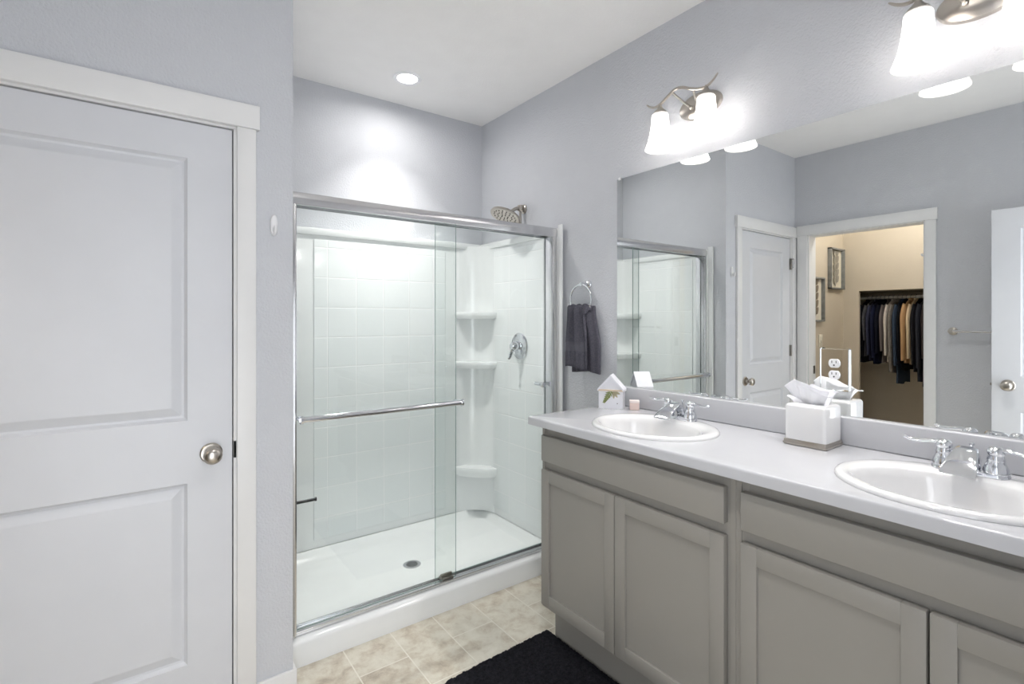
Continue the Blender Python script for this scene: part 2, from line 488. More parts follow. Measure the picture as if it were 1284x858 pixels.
# ------------------------------------------------------------------ shower
XS0, XS1 = XC, WX          # alcove sides
PF = 2.112                 # front of the curb
YB = D
PAN = .050
def shower_pan():
    bm = B()
    # outline rings (x0,x1,y0,y1,z) : outside shell then inner dish
    def ring(x0, x1, y0, y1, z, r, n=6):
        pts = []
        for cx_, cy_, a0 in ((x1-r, y1-r, 0), (x0+r, y1-r, 90), (x0+r, y0+r, 180), (x1-r, y0+r, 270)):
            for k in range(n+1):
                a = radians(a0+90*k/n); pts.append((cx_+r*cos(a), cy_+r*sin(a), z))
        return pts
    a, c = XS0+.002, XS1-.002
    rings = [ring(a, c, PF, YB-.002, 0, .002), ring(a, c, PF+.001, YB-.002, .085, .002), ring(a, c, PF+.006, YB-.002, .096, .004), ring(a, c, PF+.018, YB-.002, .101, .006),
             ring(a+.012, c-.012, PF+.085, YB-.034, .103, .012), ring(a+.030, c-.030, PF+.105, YB-.036, .101, .06), ring(a+.045, c-.045, PF+.120, YB-.050, .088, .08), ring(a+.060, c-.060, PF+.135, YB-.070, .064, .09), ring(a+.085, c-.085, PF+.165, YB-.100, .055, .08), ring(1.05, 1.32, 2.42, 2.66, PAN, .06)]
    loft(bm, rings, cap0=True, cap1=True)
    return bm
sb = thing('shower_tray', (1.18, 2.5, 0), 'low white acrylic shower pan with front curb', 'shower base')
obj('pan', shower_pan(), 'acrylic', sb, ang=50)
b = B(); lathe(b, [(.047, 0), (.047, .003), (.043, .0045), (.034, .0035), (.033, .002), (.001, .002)], (1.187, 2.535, PAN-.0015), n=32, cap0=False)
dr = obj('drain', b, 'satin', sb); dr['label'] = 'round metal drain'
b = B()
for k in range(-3, 4):
    w_ = math.sqrt(max(.03**2-(k*.0085)**2, 0)); box(b, 1.187+k*.0085-.0017, 1.187+k*.0085+.0017, 2.535-w_, 2.535+w_, PAN+.0008, PAN+.0018)
obj('drain_slots', b, 'dark', dr)

ss = thing('shower_surround', (1.18, D-.04, .1), 'white moulded tile-pattern shower walls with corner shelves', 'shower surround')
ZT = 1.888; ZB = .104; ZP = 1.845
FI = D-.030                # face of back panel
b = B(); box(b, XS0+.03, XS1-.03, FI, D-.002, ZB, ZT, .006)
obj('back_panel', b, 'acrylic', ss)
b = B(); box(b, .775, 1.60, FI-.006, FI+.002, .15, ZP-.02, .005)
obj('tile_field', b, 'tileX', ss)
SXL, SXR = XS0+.030, XS1-.030
for name, xa, xb, xc_, sgn in (('left', XS0+.002, SXL, SXL, 1), ('right', SXR, XS1-.002, SXR, -1)):
    b = B(); box(b, xa, xb, PF+.012, D-.002, ZB, ZT, .006)
    obj('side_panel', b, 'acrylic', ss)
    b = B(); box(b, xc_-.002*sgn, xc_+.006*sgn, PF+.13, D-.19, .15, ZP-.02, .005)
    obj('tile_field', b, 'tileY', ss)
    # flange strip that laps onto the room wall in front of the glass
    b = B(); box(b, xa-.002*0, (XS0+.020 if sgn > 0 else XS1-.020), PF-.022, PF+.014, .104, 1.905, .004)
    obj('flange', b, 'acrylic', ss)
    # concave corner column
    cx_, cy_ = (SXL, FI) if sgn > 0 else (SXR, FI)
    R = .17
    pts = [(cx_, cy_+.004), (cx_, cy_-R)]
    # concave arc from the side panel to the back panel
    for k in range(0, 13):
        a = k/12*pi/2
        pts.append((cx_+sgn*(R-R*cos(a)*.999)*1.0, cy_-(R-R*sin(a))*1.0))
    pts.append((cx_+sgn*R, cy_+.004))
    b = B(); loft(b, [[(x, y, z) for x, y in pts] for z in (ZB, ZP+.02)])
    obj('corner_column', b, 'acrylic', ss, ang=50)
    for z in (1.425, 1.100, .408):
        th = .044 if z > .6 else .060
        q = []
        RS = .205
        # shelf outline: corner plus softly bowed front edge
        fr = [(cx_+sgn*.002, cy_-RS)]
        for k in range(0, 11):
            u = k/10; bow = .028*sin(pi*u)
            x = cx_+sgn*(RS*u+bow*.7); y = cy_-RS*(1-u)-bow*.7
            fr.append((x, y))
        q = fr+[(cx_+sgn*RS, cy_-.002), (cx_+sgn*.002, cy_-.002)]
        b = B()
        cxm, cym = cx_+sgn*.08, cy_-.08
        def sc(f): return [(cxm+(x-cxm)*f, cym+(y-cym)*f) for x, y in q]
        loft(b, [[(x, y, zz) for x, y in sc(f)] for f, zz in ((.86, z-th), (.97, z-th*.6), (1.0, z-th*.3), (1.0, z-.006), (.98, z), (.94, z+.001), (.90, z-.003))])
        obj('corner_shelf', b, 'acrylic', ss, ang=40)
# top rail moulding of the surround
b = B()
box(b, SXL-.004, SXR+.004, FI-.010, FI+.002, ZP, ZT-.004, .005); box(b, SXL-.002, SXL+.010, PF+.02, FI, ZP, ZT-.004, .005); box(b, SXR-.010, SXR+.002, PF+.02, FI, ZP, ZT-.004, .005)
obj('top_ledge', b, 'acrylic', ss)

# glass sliding doors
se = thing('shower_enclosure', (1.18, 2.17, .1), 'chrome framed sliding glass shower doors on the white curb', 'shower door')
HY0, HY1 = 2.128, 2.212
b = B()
prof = [(HY0+.004, 1.836), (HY0, 1.846), (HY0, 1.872), (HY0+.006, 1.884), (HY0+.016, 1.888), (HY1-.016, 1.888), (HY1-.004, 1.884), (HY1, 1.872), (HY1, 1.836), (HY1-.006, 1.836), (HY1-.006, 1.846), (HY0+.012, 1.846), (HY0+.012, 1.836)]
prism(b, prof, XS0+.004, XS1-.004, 'x')
obj('header_rail', b, 'satin', se)
for x0, x1 in ((XS0+.031, XS0+.046), (XS1-.060, XS1-.031)):
    b = B(); box(b, x0, x1, HY0+.006, HY1-.004, .112, 1.838, .003)
    box(b, x0+.004, x1-.004, HY0+.001, HY0+.008, .112, 1.838, .002)
    obj('wall_jamb', b, 'satin', se)
b = B(); box(b, XS0+.031, XS1-.031, 2.150, 2.212, .1035, .112, .002); box(b, XS0+.031, XS1-.031, 2.150, 2.156, .110, .120, .001); box(b, XS0+.031, XS1-.031, 2.206, 2.212, .110, .118, .001)
obj('bottom_track', b, 'satin', se)
b = B(); box(b, 1.172, 1.232, 2.160, 2.204, .112, .128, .003); box(b, 1.172, 1.232, 2.176, 2.188, .126, .142, .002)
obj('door_guide', b, 'steel', se)
def pane(x0, x1, y, z0=.122, z1=1.84):
    bm = B(); box(bm, x0, x1, y-.003, y+.003, z0, z1)
    for f in bm.faces:
        n = f.normal if f.normal.length else None
        f.normal_update()
        f.material_index = 0 if abs(f.normal.y) > .9 else 1
    return bm
def towel_bar(x0, x1, y, z, s, glassy, r=.0125):
    bm = B(); tube(bm, [(x0, y, z), (x1, y, z)], r, n=16); return bm
g1 = obj('glass_door', pane(XS0+.046, 1.247, 2.166), ['glass', 'glassedge'], se, smooth=False); g1['label'] = 'outer glass panel with long chrome bar'
b = B(); tube(b, [(.512, 2.098, .980), (1.240, 2.098, .980)], .013, n=18)
tb = obj('towel_bar', b, 'chrome', g1)
for x in (.512, 1.240):
    b = B(); lathe(b, [(.0165, -.005), (.0175, -.004), (.0175, .004), (.0165, .005)], (x, 2.098, .980), 'x', 20); tube(b, [(x, 2.098, .98), (x, 2.164, .98)], .0095, n=14)
    obj('bar_bracket', b, 'chrome', g1)
g2 = obj('glass_door', pane(1.151, XS1-.060, 2.198), ['glass', 'glassedge'], se, smooth=False); g2['label'] = 'inner glass panel on the right'
b = B(); lathe(b, [(.013, 0), (.015, .004), (.015, .018), (.012, .022)], (1.815, 2.195, 1.013), 'y', 18); 
for i, v in enumerate(b.verts): v.co.y = 2.195-(v.co.y-2.195)
lathe(b, [(.010, 0), (.010, .05)], (1.815, 2.201, 1.013), 'y', 14)
obj('bar_bracket', b, 'chrome', g2)

b = B(); box(b, SXL-.001, SXL+.006, 2.255, 2.285, .586, .614, .002); tube(b, [(SXL, 2.27, .60), (SXL+.125, 2.27, .60)], .0065, n=12); lathe(b, [(.0085, .122), (.0085, .128)], (SXL, 2.27, .60), 'x', 14)
tag(obj('grab_peg', b, 'darkmetal'), 'short dark bar low on the left inside wall of the shower', 'bar')

sv = thing('shower_valve', (SXR, 2.466, 1.216), 'round chrome shower valve with lever on the right shower wall', 'valve')
b = B(); lathe(b, [(.080, 0), (.080, -.004), (.074, -.010), (.050, -.015), (.036, -.017), (.034, -.020)], (SXR-.006, 2.466, 1.216), 'x', 40)
obj('escutcheon', b, 'chrome', sv)
b = B(); lathe(b, [(.030, -.018), (.028, -.040), (.024, -.058), (.018, -.066), (.004, -.068)], (SXR-.006, 2.466, 1.216), 'x', 28); tube(b, [(SXR-.055, 2.466, 1.214), (SXR-.068, 2.470, 1.180), (SXR-.072, 2.478, 1.150), (SXR-.080, 2.484, 1.138)], lambda t: .012-.004*t, smooth=6)
obj('lever', b, 'chrome', sv)

sh = thing('rain_shower', (WX, 2.47, 2.05), 'nickel round rain shower head on the wall above the shower', 'shower head')
b = B(); lathe(b, [(.028, 0), (.028, -.006), (.018, -.014), (.012, -.016)], (WX, 2.47, 2.055), 'x', 24)
obj('wall_flange', b, 'nickel', sh)
b = B(); tube(b, [(WX-.005, 2.47, 2.055), (WX-.04, 2.47, 2.058), (WX-.075, 2.47, 2.045), (WX-.105, 2.47, 2.022)], .0105, smooth=8, n=12)
obj('arm', b, 'nickel', sh)
b = B(); tube(b, [(WX-.030, 2.47, 2.062), (WX-.030, 2.47, 1.93)], .008, n=12); lathe(b, [(.017, 2.04), (.017, 2.075)], (WX-.030, 2.47, 0), n=16)
obj('diverter_pipe', b, 'nickel', sh)
bm = B(); lathe(bm, [(.012, .040), (.018, .030), (.030, .018), (.070, .010), (.090, .002), (.094, -.008), (.090, -.014), (.084, -.014), (.082, -.012), (.001, -.012)], (0, 0, 0), n=44)
rot = Matrix.Rotation(radians(-20), 4, 'Y') @ Matrix.Identity(4)
rot = Matrix.Translation((WX-.140, 2.47, 2.003)) @ Matrix.Rotation(radians(24), 4, 'Y')
bm.transform(rot); hd = obj('spray_disc', bm, 'nickel', sh)
bm = B()
for rr, n in ((.02, 6), (.045, 12), (.068, 18)):
    for k in range(n):
        a = 2*pi*k/n; lathe(bm, [(.0035, -.0118), (.003, -.0155)], (rr*cos(a), rr*sin(a), 0), n=8)
bm.transform(rot); obj('spray_nozzles', bm, 'dark', hd)

# recessed ceiling light
rl = thing('recessed_light', (1.190, 2.600, H), 'small round recessed ceiling light above the shower', 'ceiling light')
b = B(); lathe(b, [(.052, H-.001), (.056, H-.006), (.075, H-.006), (.080, H-.002), (.080, H+.001)], (1.190, 2.600, 0), n=40, cap0=False, cap1=False)
obj('trim_ring', b, 'plastic', rl)
b = B(); lathe(b, [(.001, H-.004), (.030, H-.004), (.054, H-.002)], (1.190, 2.600, 0), n=40, cap0=False, cap1=False)
obj('lens', b, 'lens', rl)
l = light('recessed_lamp_beam', 'AREA', (0, 0, -.007), 3.2, (1, .97, .94), .10); l.data.shape = 'DISK'; l.data.spread = radians(88); l.parent = rl
l = light('recessed_lamp_spill', 'AREA', (0, 0, -.0075), 1.9, (1, .97, .94), .10); l.data.shape = 'DISK'; l.data.spread = radians(165); l.parent = rl

r2 = copy_tree(rl); r2.location = (.62, .70, H); r2['label'] = 'added out-of-view fill light, copied from the shower ceiling light, nearer the entry'  # extra unseen fixture, added to brighten the walls reflected in the mirror
for l in r2.children:
    if l.type == 'LIGHT': l.data = l.data.copy(); l.data.energy *= .72

# ------------------------------------------------------------------ vanity
FX, BX = 1.390, 1.890      # face frame, back of the cabinet
DX = 1.370                 # door faces
ZC, ZCB = .961, .927
def cabinet(y0, y1, yd, label, ys):
    """ys: y edges of drawer front (left,right) and the two doors."""
    c = thing('vanity_cabinet', ((FX+BX)/2, (y0+y1)/2, 0), label, 'cabinet', 'gray vanity cabinets under the white counter')
    bm = B()
    box(bm, FX, BX, y0, y0+.016, .154, ZCB-.001); box(bm, FX, BX, y1-.016, y1, .154, ZCB-.001)
    box(bm, FX, BX, y0, y1, .154, .170); box(bm, BX-.010, BX, y0, y1, .154, ZCB-.001)
    # face frame
    dl, drr, m0, m1 = ys
    box(bm, FX+.004, FX+.018, y0, drr+.014, .154, ZCB-.001, .001); box(bm, FX+.004, FX+.018, dl-.014, y1, .154, ZCB-.001, .001)
    box(bm, FX+.0045, FX+.018, y0, y1, .154, .185); box(bm, FX+.0045, FX+.018, y0, y1, .735, .790); box(bm, FX+.0045, FX+.018, y0, y1, .875, ZCB-.001)
    box(bm, FX+.005, FX+.018, (m0+m1)/2-.02, (m0+m1)/2+.02, .17, .75)
    obj('carcass', bm, 'cabinet', c)
    bm = B(); box(bm, 1.452, 1.470, y0, y1-.012, 0, .156); box(bm, 1.470, BX, y1-.028, y1-.012, 0, .156)
    obj('toe_kick', bm, 'cabinet', c)
    bm = B(); box(bm, DX, FX+.0035, drr, dl, .780, .888, .003)
    obj('drawer_front', bm, 'cabinet', c)
    for a, e in ((m0, dl), (drr, m1)):
        bm = B(); z0, z1 = .173, .744; s, r = .047, .052
        box(bm, DX, FX+.0035, a, a+s, z0, z1, .0025); box(bm, DX, FX+.0035, e-s, e, z0, z1, .0025)
        box(bm, DX+.0001, FX+.0035, a+s-.001, e-s+.001, z0, z0+r, .0025); box(bm, DX+.0001, FX+.0035, a+s-.001, e-s+.001, z1-r, z1, .0025)
        d = obj('door', bm, 'cabinet', c)
        bm = B(); box(bm, DX+.009, FX-.004, a+s-.004, e-s+.004, z0+r-.004, z1-r+.004)
        obj('door_panel', bm, 'cabinet', d)
    return c
cabinet(.800, 1.674, 0, 'gray shaker vanity cabinet under the far sink, nearer the shower', (1.660, .826, 1.252, 1.247))
cabinet(-.096, .799, 0, 'gray shaker vanity cabinet under the near sink and tissue box', (.776, -.070, .354, .349))

SINKS = ((1.595, 1.257), (1.597, .360))
SA, SBX = .250, .213       # half length along y, half depth along x
ct = thing('countertop', (1.62, .81, ZCB), 'long white laminate countertop along the mirror wall', 'countertop')
def ellipse(cx_, cy_, bx_, ay_, z, n=64): return [(cx_+bx_*cos(2*pi*k/n), cy_+ay_*sin(2*pi*k/n), z) for k in range(n)]
bm = B()
x0, x1, y0, y1 = 1.346, WX-.001, -.118, 1.727
def addloop(pts):
    vs = [bm.verts.new(p) for p in pts]; return [bm.edges.new((vs[i], vs[(i+1) % len(vs)])) for i in range(len(vs))]
r_ = .012
rc = []
for cx_, cy_, a0 in ((x0+r_, y1-r_, 90),):
    for k in range(7): a = radians(a0+90*k/6); rc.append((cx_+r_*cos(a), cy_+r_*sin(a), ZC))
eo = addloop([(x1, y0, ZC), (x1, y1, ZC)]+rc+[(x0, y0, ZC)])
eh = []
for s in SINKS: eh += addloop(ellipse(s[0], s[1], SBX-.012, SA-.012, ZC))
bmesh.ops.triangle_fill(bm, use_beauty=True, use_dissolve=False, edges=eo+eh)
fs = [f for f in bm.faces]
# drop faces that filled the sink holes
for f in list(fs):
    c = f.calc_center_median()
    if any(((c.x-s[0])/(SBX-.012))**2+((c.y-s[1])/(SA-.012))**2 < .97 for s in SINKS): bm.faces.remove(f)
top = list(bm.faces)
ret = bmesh.ops.extrude_face_region(bm, geom=top)
for v in [g for g in ret['geom'] if isinstance(g, bmesh.types.BMVert)]: v.co.z = ZCB
def outer(e):
    def on(v): return v.co.x < x0+r_+.0005 or v.co.y > y1-r_-.0005
    return all(abs(v.co.z-ZC) < 1e-5 for v in e.verts) and all(on(v) for v in e.verts) and len(e.link_faces) == 2 and abs(e.link_faces[0].normal.dot(e.link_faces[1].normal)) < .5
bm.normal_update()
es = [e for e in bm.edges if outer(e)]
bmesh.ops.bevel(bm, geom=es, offset=.010, segments=4, profile=.5, affect='EDGES')
obj('slab', bm, 'counter', ct, ang=30)
BS = 1.8786
b = B(); box(b, BS, WX-.0005, -.118, 1.7265, ZC+.0002, 1.055, .006, 3)
obj('backsplash', b, 'counter', ct)

def make_sink(label):
    s = thing('sink', (0, 0, ZC), label, 'sink', 'white oval drop-in sinks')
    def E(dx, bx_, ay_, z): return [(dx+bx_*cos(2*pi*k/64), ay_*sin(2*pi*k/64), z) for k in range(64)]
    bm = B()
    loft(bm, [E(0, SBX-.020, SA-.020, -.010), E(0, SBX, SA, .0005), E(0, SBX, SA, .005), E(0, SBX-.004, SA-.004, .010), E(0, SBX-.012, SA-.012, .0135), E(-.006, SBX-.030, SA-.030, .0125),
              E(-.030, .157, .207, .0095), E(-.030, .150, .200, .003), E(-.028, .143, .192, -.015), E(-.025, .130, .176, -.060), E(-.018, .105, .145, -.110), E(-.008, .070, .095, -.135), E(0, .030, .030, -.142), E(0, .022, .022, -.143)], cap0=False)
    obj('basin', bm, 'ceramic', s, local=True, ang=60)
    bm = B(); lathe(bm, [(.026, -.1425), (.026, -.140), (.020, -.1385), (.018, -.141), (.001, -.141)], n=28, cap0=False)
    obj('drain', bm, 'chrome', s, local=True)
    return s
def make_faucet(label):
    """Local: +x away from the wall mirror side is -x (towards the user), origin on the sink deck."""
    f = thing('faucet', (0, 0, 0), label, 'faucet', 'chrome two-handle faucets')
    bm = B()
    ringp = lambda s, z: [((.026*s)*(1 if 1 else 0)*cos(2*pi*k/40)*1.0, (.080*s if abs(sin(2*pi*k/40)) else .080*s)*sin(2*pi*k/40), z) for k in range(40)]
    def stad(rx, ry, z):
        out = []
        for k in range(40):
            a = 2*pi*k/40; u, v = rx*cos(a), rx*sin(a)
            out.append((u, v+(ry-rx)*(1 if v > 1e-9 else -1 if v < -1e-9 else 0), z))
        return out
    loft(bm, [stad(.027, .080, 0), stad(.027, .080, .006), stad(.024, .077, .012), stad(.016, .066, .014)])
    obj('base_plate', bm, 'chrome', f, local=True)
    for sg in (-1, 1):
        bm = B(); lathe(bm, [(.026, .010), (.0255, .022), (.021, .032), (.018, .040), (.019, .044), (.0175, .050), (.0155, .056)], (0, sg*.052, 0), n=28)
        bo = obj('handle_body', bm, 'chrome', f, local=True)
        bm = B(); lathe(bm, [(.0155, .056), (.018, .060), (.0185, .066), (.015, .073), (.009, .077), (.001, .078)], (0, sg*.052, 0), n=28)
        tube(bm, [(0, sg*.056, .069), (-.003, sg*.080, .070), (-.006, sg*.105, .066), (-.009, sg*.125, .067), (-.010, sg*.138, .072)], lambda t: .0085-.0035*t+.0025*max(0, t-.75)*4*.3, n=12, smooth=6, flat=.7)
        obj('lever', bm, 'chrome', f, local=True)
    bm = B()
    def sec(x, z, w, h):
        return [(x, w*cos(2*pi*k/20)*(1 if abs(cos(2*pi*k/20)) < .98 else .97), z+h*sin(2*pi*k/20)) for k in range(20)]
    def rsec(cx_, cz, w, h, tilt):
        out = []
        for k in range(24):
            a = 2*pi*k/24; ca, sa = cos(a), sin(a)
            u = w*math.copysign(abs(ca)**.55, ca); v = h*math.copysign(abs(sa)**.55, sa)
            out.append((cx_-v*sin(tilt), u, cz+v*cos(tilt)))
        return out
    loft(bm, [rsec(.020, .010, .020, .004, pi/2), rsec(.016, .034, .020, .018, radians(70)), rsec(.002, .052, .020, .017, radians(35)), rsec(-.020, .059, .024, .013, radians(10)), rsec(-.050, .053, .028, .011, radians(-14)), rsec(-.085, .037, .033, .009, radians(-28)), rsec(-.112, .019, .037, .006, radians(-36)), rsec(-.116, .015, .035, .003, radians(-40))])
    obj('spout', bm, 'chrome', f, local=True, ang=50)
    bm = B(); tube(bm, [(.024, 0, .012), (.024, 0, .066)], .003, n=8); lathe(bm, [(.003, .065), (.006, .069), (.006, .074), (.002, .077)], (.024, 0, 0), n=14)
    obj('lift_rod', bm, 'chrome', f, local=True)
    return f
sk = make_sink('white oval sink at the far end of the counter'); sk.location = (SINKS[0][0], SINKS[0][1], ZC)
s2 = copy_tree(sk); s2.location = (SINKS[1][0], SINKS[1][1], ZC); s2['label'] = 'white oval sink at the near end, cut by the right picture edge'
fc = make_faucet('chrome two-lever faucet on the far sink'); fc.location = (1.768, 1.262, ZC+.0115)
f2 = copy_tree(fc); f2.location = (1.768, .366, ZC+.0115); f2['label'] = 'chrome two-lever faucet on the near sink, right of the tissue box'

# wall mirror standing on the backsplash
wm = thing('wall_mirror', (W, .8, 1.0555), 'large frameless wall mirror above the counter', 'mirror')
b = B(); box(b, W-.0004, WX-.0004, -.110, 1.712, 1.0555, 2.0665)
obj('mirror_glass', b, 'mirror', wm, smooth=False)
b = B(); box(b, W-.003, WX-.0004, 1.686, 1.702, 2.060, 2.074, .002)
obj('mirror_clip', b, 'plastic', wm)

# outlet with mirrored cover on the mirror
ol = thing('outlet', (W-.001, .7375, 1.137), 'double power outlet in a mirrored cover plate on the mirror', 'outlet')
b = B(); box(b, W-.0060, W-.0006, .6915, .7835, 1.1365, 1.2805, .0048, 1)
obj('cover_plate', b, 'mirror', ol, smooth=False)
for z in (1.1895, 1.2285):
    bm = B()
    pts = []
    for k in range(40):
        a = 2*pi*k/40; u = .0175*cos(a); v = max(-.0145, min(.0145, .0175*sin(a))); pts.append((u, v))
    loft(bm, [[(W-.0055, .7375+u, z+v) for u, v in pts], [(W-.0095, .7375+u, z+v) for u, v in pts], [(W-.0105, .7375+u*.95, z+v*.95) for u, v in pts]])
    rc_ = obj('receptacle', bm, 'plastic', ol)
    bm = B()
    for s in (-1, 1): box(bm, W-.0110, W-.0100, .7375+s*.0065-.0011, .7375+s*.0065+.0011, z+.001, z+.009)
    lathe(bm, [(.0026, -.0110), (.0026, -.0100)], (W, .7375, z-.006), 'x', 12)
    obj('slots', bm, 'slot', rc_)

# ------------------------------------------------------------------ wall lamps
def make_sconce(label):
    """Local: origin on the wall surface, -x into the room."""
    s = thing('wall_sconce', (0, 0, 0), label, 'wall lamp', 'two-shade nickel wall lamps above the mirror')
    bm = B(); lathe(bm, [(.100, 0), (.100, -.006), (.094, -.014), (.070, -.021), (.030, -.024), (.001, -.0245)], (0, 0, 0), 'x', 48, sx=1, sy=.56)
    obj('backplate', bm, 'nickel', s, local=True)
    XSD = -.130
    bm = B()
    arm = [(XSD, .178, .030), (XSD, .160, .016), (XSD, .135, .006), (XSD, .108, .010), (XSD, .070, .030), (XSD, .035, .046), (XSD, 0, .042), (XSD, -.040, .022), (XSD, -.080, .008), (XSD, -.108, .006), (XSD, -.135, .018), (XSD, -.158, .040)]
    tube(bm, arm, lambda t: .0022+.0040*sin(pi*min(max(t, .0), 1))**.5, n=10, smooth=6)
    obj('wavy_arm', bm, 'nickel', s, local=True)
    bm = B(); tube(bm, [(-.018, .030, -.004), (-.06, .040, .012), (XSD, .050, .040)], .005, smooth=6); tube(bm, [(-.018, -.030, -.004), (-.06, -.020, .0), (XSD, -.050, .018)], .005, smooth=6); 
    for y in (.030, -.030): lathe(bm, [(.009, -.018), (.009, -.030), (.004, -.034)], (0, y, -.004), 'x', 14)
    obj('support_arm', bm, 'nickel', s, local=True)
    for y in (.108, -.108):
        bm = B(); lathe(bm, [(.004, .012), (.007, .004), (.010, -.004), (.016, -.012), (.026, -.022), (.031, -.032), (.0315, -.040)], (XSD, y, 0), n=28)
        cup = obj('shade_holder', bm, 'nickel', s, local=True)
        bm = B()
        prof = [(.030, -.030), (.034, -.036), (.0355, -.060), (.038, -.085), (.0425, -.115), (.050, -.145), (.0585, -.168), (.064, -.180)]
        inn = [(r-.0028, z) for r, z in prof[::-1]]
        lathe(bm, prof+[(.0635, -.1818)]+inn, (XSD, y, 0), n=40, cap0=False, cap1=False)
        sd = obj('shade', bm, 'shade', s, local=True, ang=60)
        bm = B(); lathe(bm, [(.010, -.040), (.012, -.045), (.016, -.052), (.017, -.060), (.014, -.068), (.008, -.073), (.001, -.075)], (XSD, y, 0), n=24)
        obj('bulb', bm, 'bulb', sd, local=True)
    return s
def sconce_lights(s):
    for y in (.108, -.108):
        l = light('sconce_bulb_light', 'POINT', (-.130, y, -.106), 8.2, (1, .97, .945), .018); l.parent = s
sc1 = make_sconce('two-shade nickel wall lamp above the far end of the mirror'); sc1.location = (WX, 1.251, 2.277)
sc2 = copy_tree(sc1); sc2.location = (WX, .369, 2.277); sc2['label'] = 'two-shade nickel wall lamp at the top right, cut by the picture edge'
sconce_lights(sc1); sconce_lights(sc2)

# ------------------------------------------------------------------ towel ring and towel
tr = thing('towel_ring', (WX, 1.905, 1.55), 'chrome towel ring on the gray wall beside the shower', 'towel ring')
b = B(); lathe(b, [(.024, 0), (.024, -.006), (.018, -.012), (.010, -.016), (.009, -.045), (.011, -.050), (.010, -.056), (.001, -.058)], (WX, 1.915, 1.560), 'x', 26)
obj('wall_post', b, 'chrome', tr)
b = B(); torus(b, (WX-.050, 1.922, 1.484), .076, .0045, 'x')
obj('ring', b, 'chrome', tr)

def drape(bm, x, yt0, yt1, yb0, yb1, zt, zb, th, seed, mi_band=None):
    nz, n = 34, 60; rings = []
    for j in range(nz+1):
        t = j/nz; z = zt+(zb-zt)*t
        k = min(1, t*1.5); k = k*k*(3-2*k)*.75+t*.25
        y0, y1 = yt0+(yb0-yt0)*k, yt1+(yb1-yt1)*k
        ring = []
        for i in range(n):
            a = 2*pi*i/n; ca, sa = cos(a), sin(a)
            u = math.copysign(abs(ca)**.7, ca); v = math.copysign(abs(sa)**.6, sa)
            yy = (y0+y1)/2+u*(y1-y0)/2
            fold = sin(u*7.5+seed+t*.8)*.011*(1-.45*t)+sin(u*13+seed*2)*.004
            h = th*(1.25-.45*t)
            if j == 0: h *= .5
            if j == nz: h *= .75
            if mi_band and mi_band[0] < t < mi_band[1]: h -= .0022
            zz = z+(.006*sin(u*3+seed) if j == nz else 0)
            ring.append((x+fold+v*h-(.006*t), yy, zz))
        rings.append(ring)
    R = loft(bm, rings)
    if mi_band:
        for f in bm.faces:
            c = f.calc_center_median(); t = (c.z-zt)/(zb-zt)
            if mi_band[0] < t < mi_band[1] and len(f.verts) == 4 and c.x < x+.004: f.material_index = 1
tw = thing('hand_towel', (WX-.05, 1.92, 1.10), 'charcoal hand towel hanging from the chrome ring', 'towel')
b = B(); drape(b, WX-.072, 1.872, 1.992, 1.853, 2.018, 1.452, 1.128, .0135, .3, (.60, .74))
obj('front_fold', b, ['towel', 'towelband'], tw, ang=60)
b = B(); drape(b, WX-.032, 1.842, 1.985, 1.795, 1.990, 1.448, 1.104, .012, 2.1)
obj('back_fold', b, 'towel', tw, ang=60)
b = B()   # the gathered bight over the bottom of the ring
loft(b, [[(WX-.052+.032*cos(a)*(1 if 1 else 0), 1.920+.064*u, 1.410+.044*sin(a)+.006*sin(u*9)) for a in [pi*k/10 for k in range(11)]] +
         [(WX-.052+.014*cos(a), 1.920+.064*u, 1.410+.016*sin(a)) for a in [pi-pi*k/10 for k in range(11)]] for u in [(-1+2*i/24) for i in range(25)]])
obj('gathered_top', b, 'towel', tw, ang=60)

# ------------------------------------------------------------------ counter things
# little white house ornament
hx, hy = 1.792, 1.648
ho = thing('house_ornament', (hx, hy, ZC+.0003), 'little white wooden house with painted leaves, on the far counter end', 'ornament', rotz=math.atan2(-.099, .064))
# local x runs along the front (left to right in view); local -y faces the viewer
hw, hd_, hh, hp = .059, .034, .094, .158
b = B(); prism(b, [(-hw+.003, 0), (hw-.003, 0), (hw-.003, hh), (0, hp-.008), (-hw+.003, hh)], -hd_, hd_)
obj('body', b, 'house', ho, local=True, smooth=False)
for sg in (-1, 1):
    b = B(); L_ = math.hypot(hw, hp-hh); 
    prism(b, [(0, hp), (sg*(hw+.003), hh-.004), (sg*(hw+.003), hh-.014), (0, hp-.011)], -hd_-.006, hd_+.006)
    obj('roof_slope', b, 'house', ho, local=True, smooth=False)
b = B(); prism(b, [(-hw+.001, hh-.012), (hw-.001, hh-.012), (hw-.001, hh-.004), (-hw+.001, hh-.004)], -hd_-.0035, -hd_+.001)
obj('eave_strip', b, 'woodedge', ho, local=True, smooth=False)
def leaf(bm, x, z, ang, ln, wd, y, th=.0012):
    r0, r1 = [], []
    for k in range(16):
        t = 2*pi*k/16; u = ln/2*(1+cos(t)); v = wd*sin(t)*(1-.35*cos(t))*.5
        X = x+u*cos(ang)-v*sin(ang); Z = z+u*sin(ang)+v*cos(ang)
        r0.append((X, y, Z)); r1.append((X, y-th, Z))
    loft(bm, [r0, r1])
b = B()
for k in range(7):
    t = k/6; x = .003-.027*t; z = .082-.046*t
    leaf(b, x, z, radians(175+6*k), .023-.0012*k, .0075, -hd_); leaf(b, x, z, radians(-65-9*k), .019-.001*k, .0068, -hd_)
tube(b, [(.006, -hd_-.0012, .086), (-.012, -hd_-.0012, .056), (-.026, -hd_-.0012, .032)], .0010, n=6)
obj('leaf_sprig', b, 'leaf', ho, local=True, smooth=False)
b = B()
for a_ in (-20, -55, -85): leaf(b, .012, .082, radians(a_), .034, .013, -hd_)
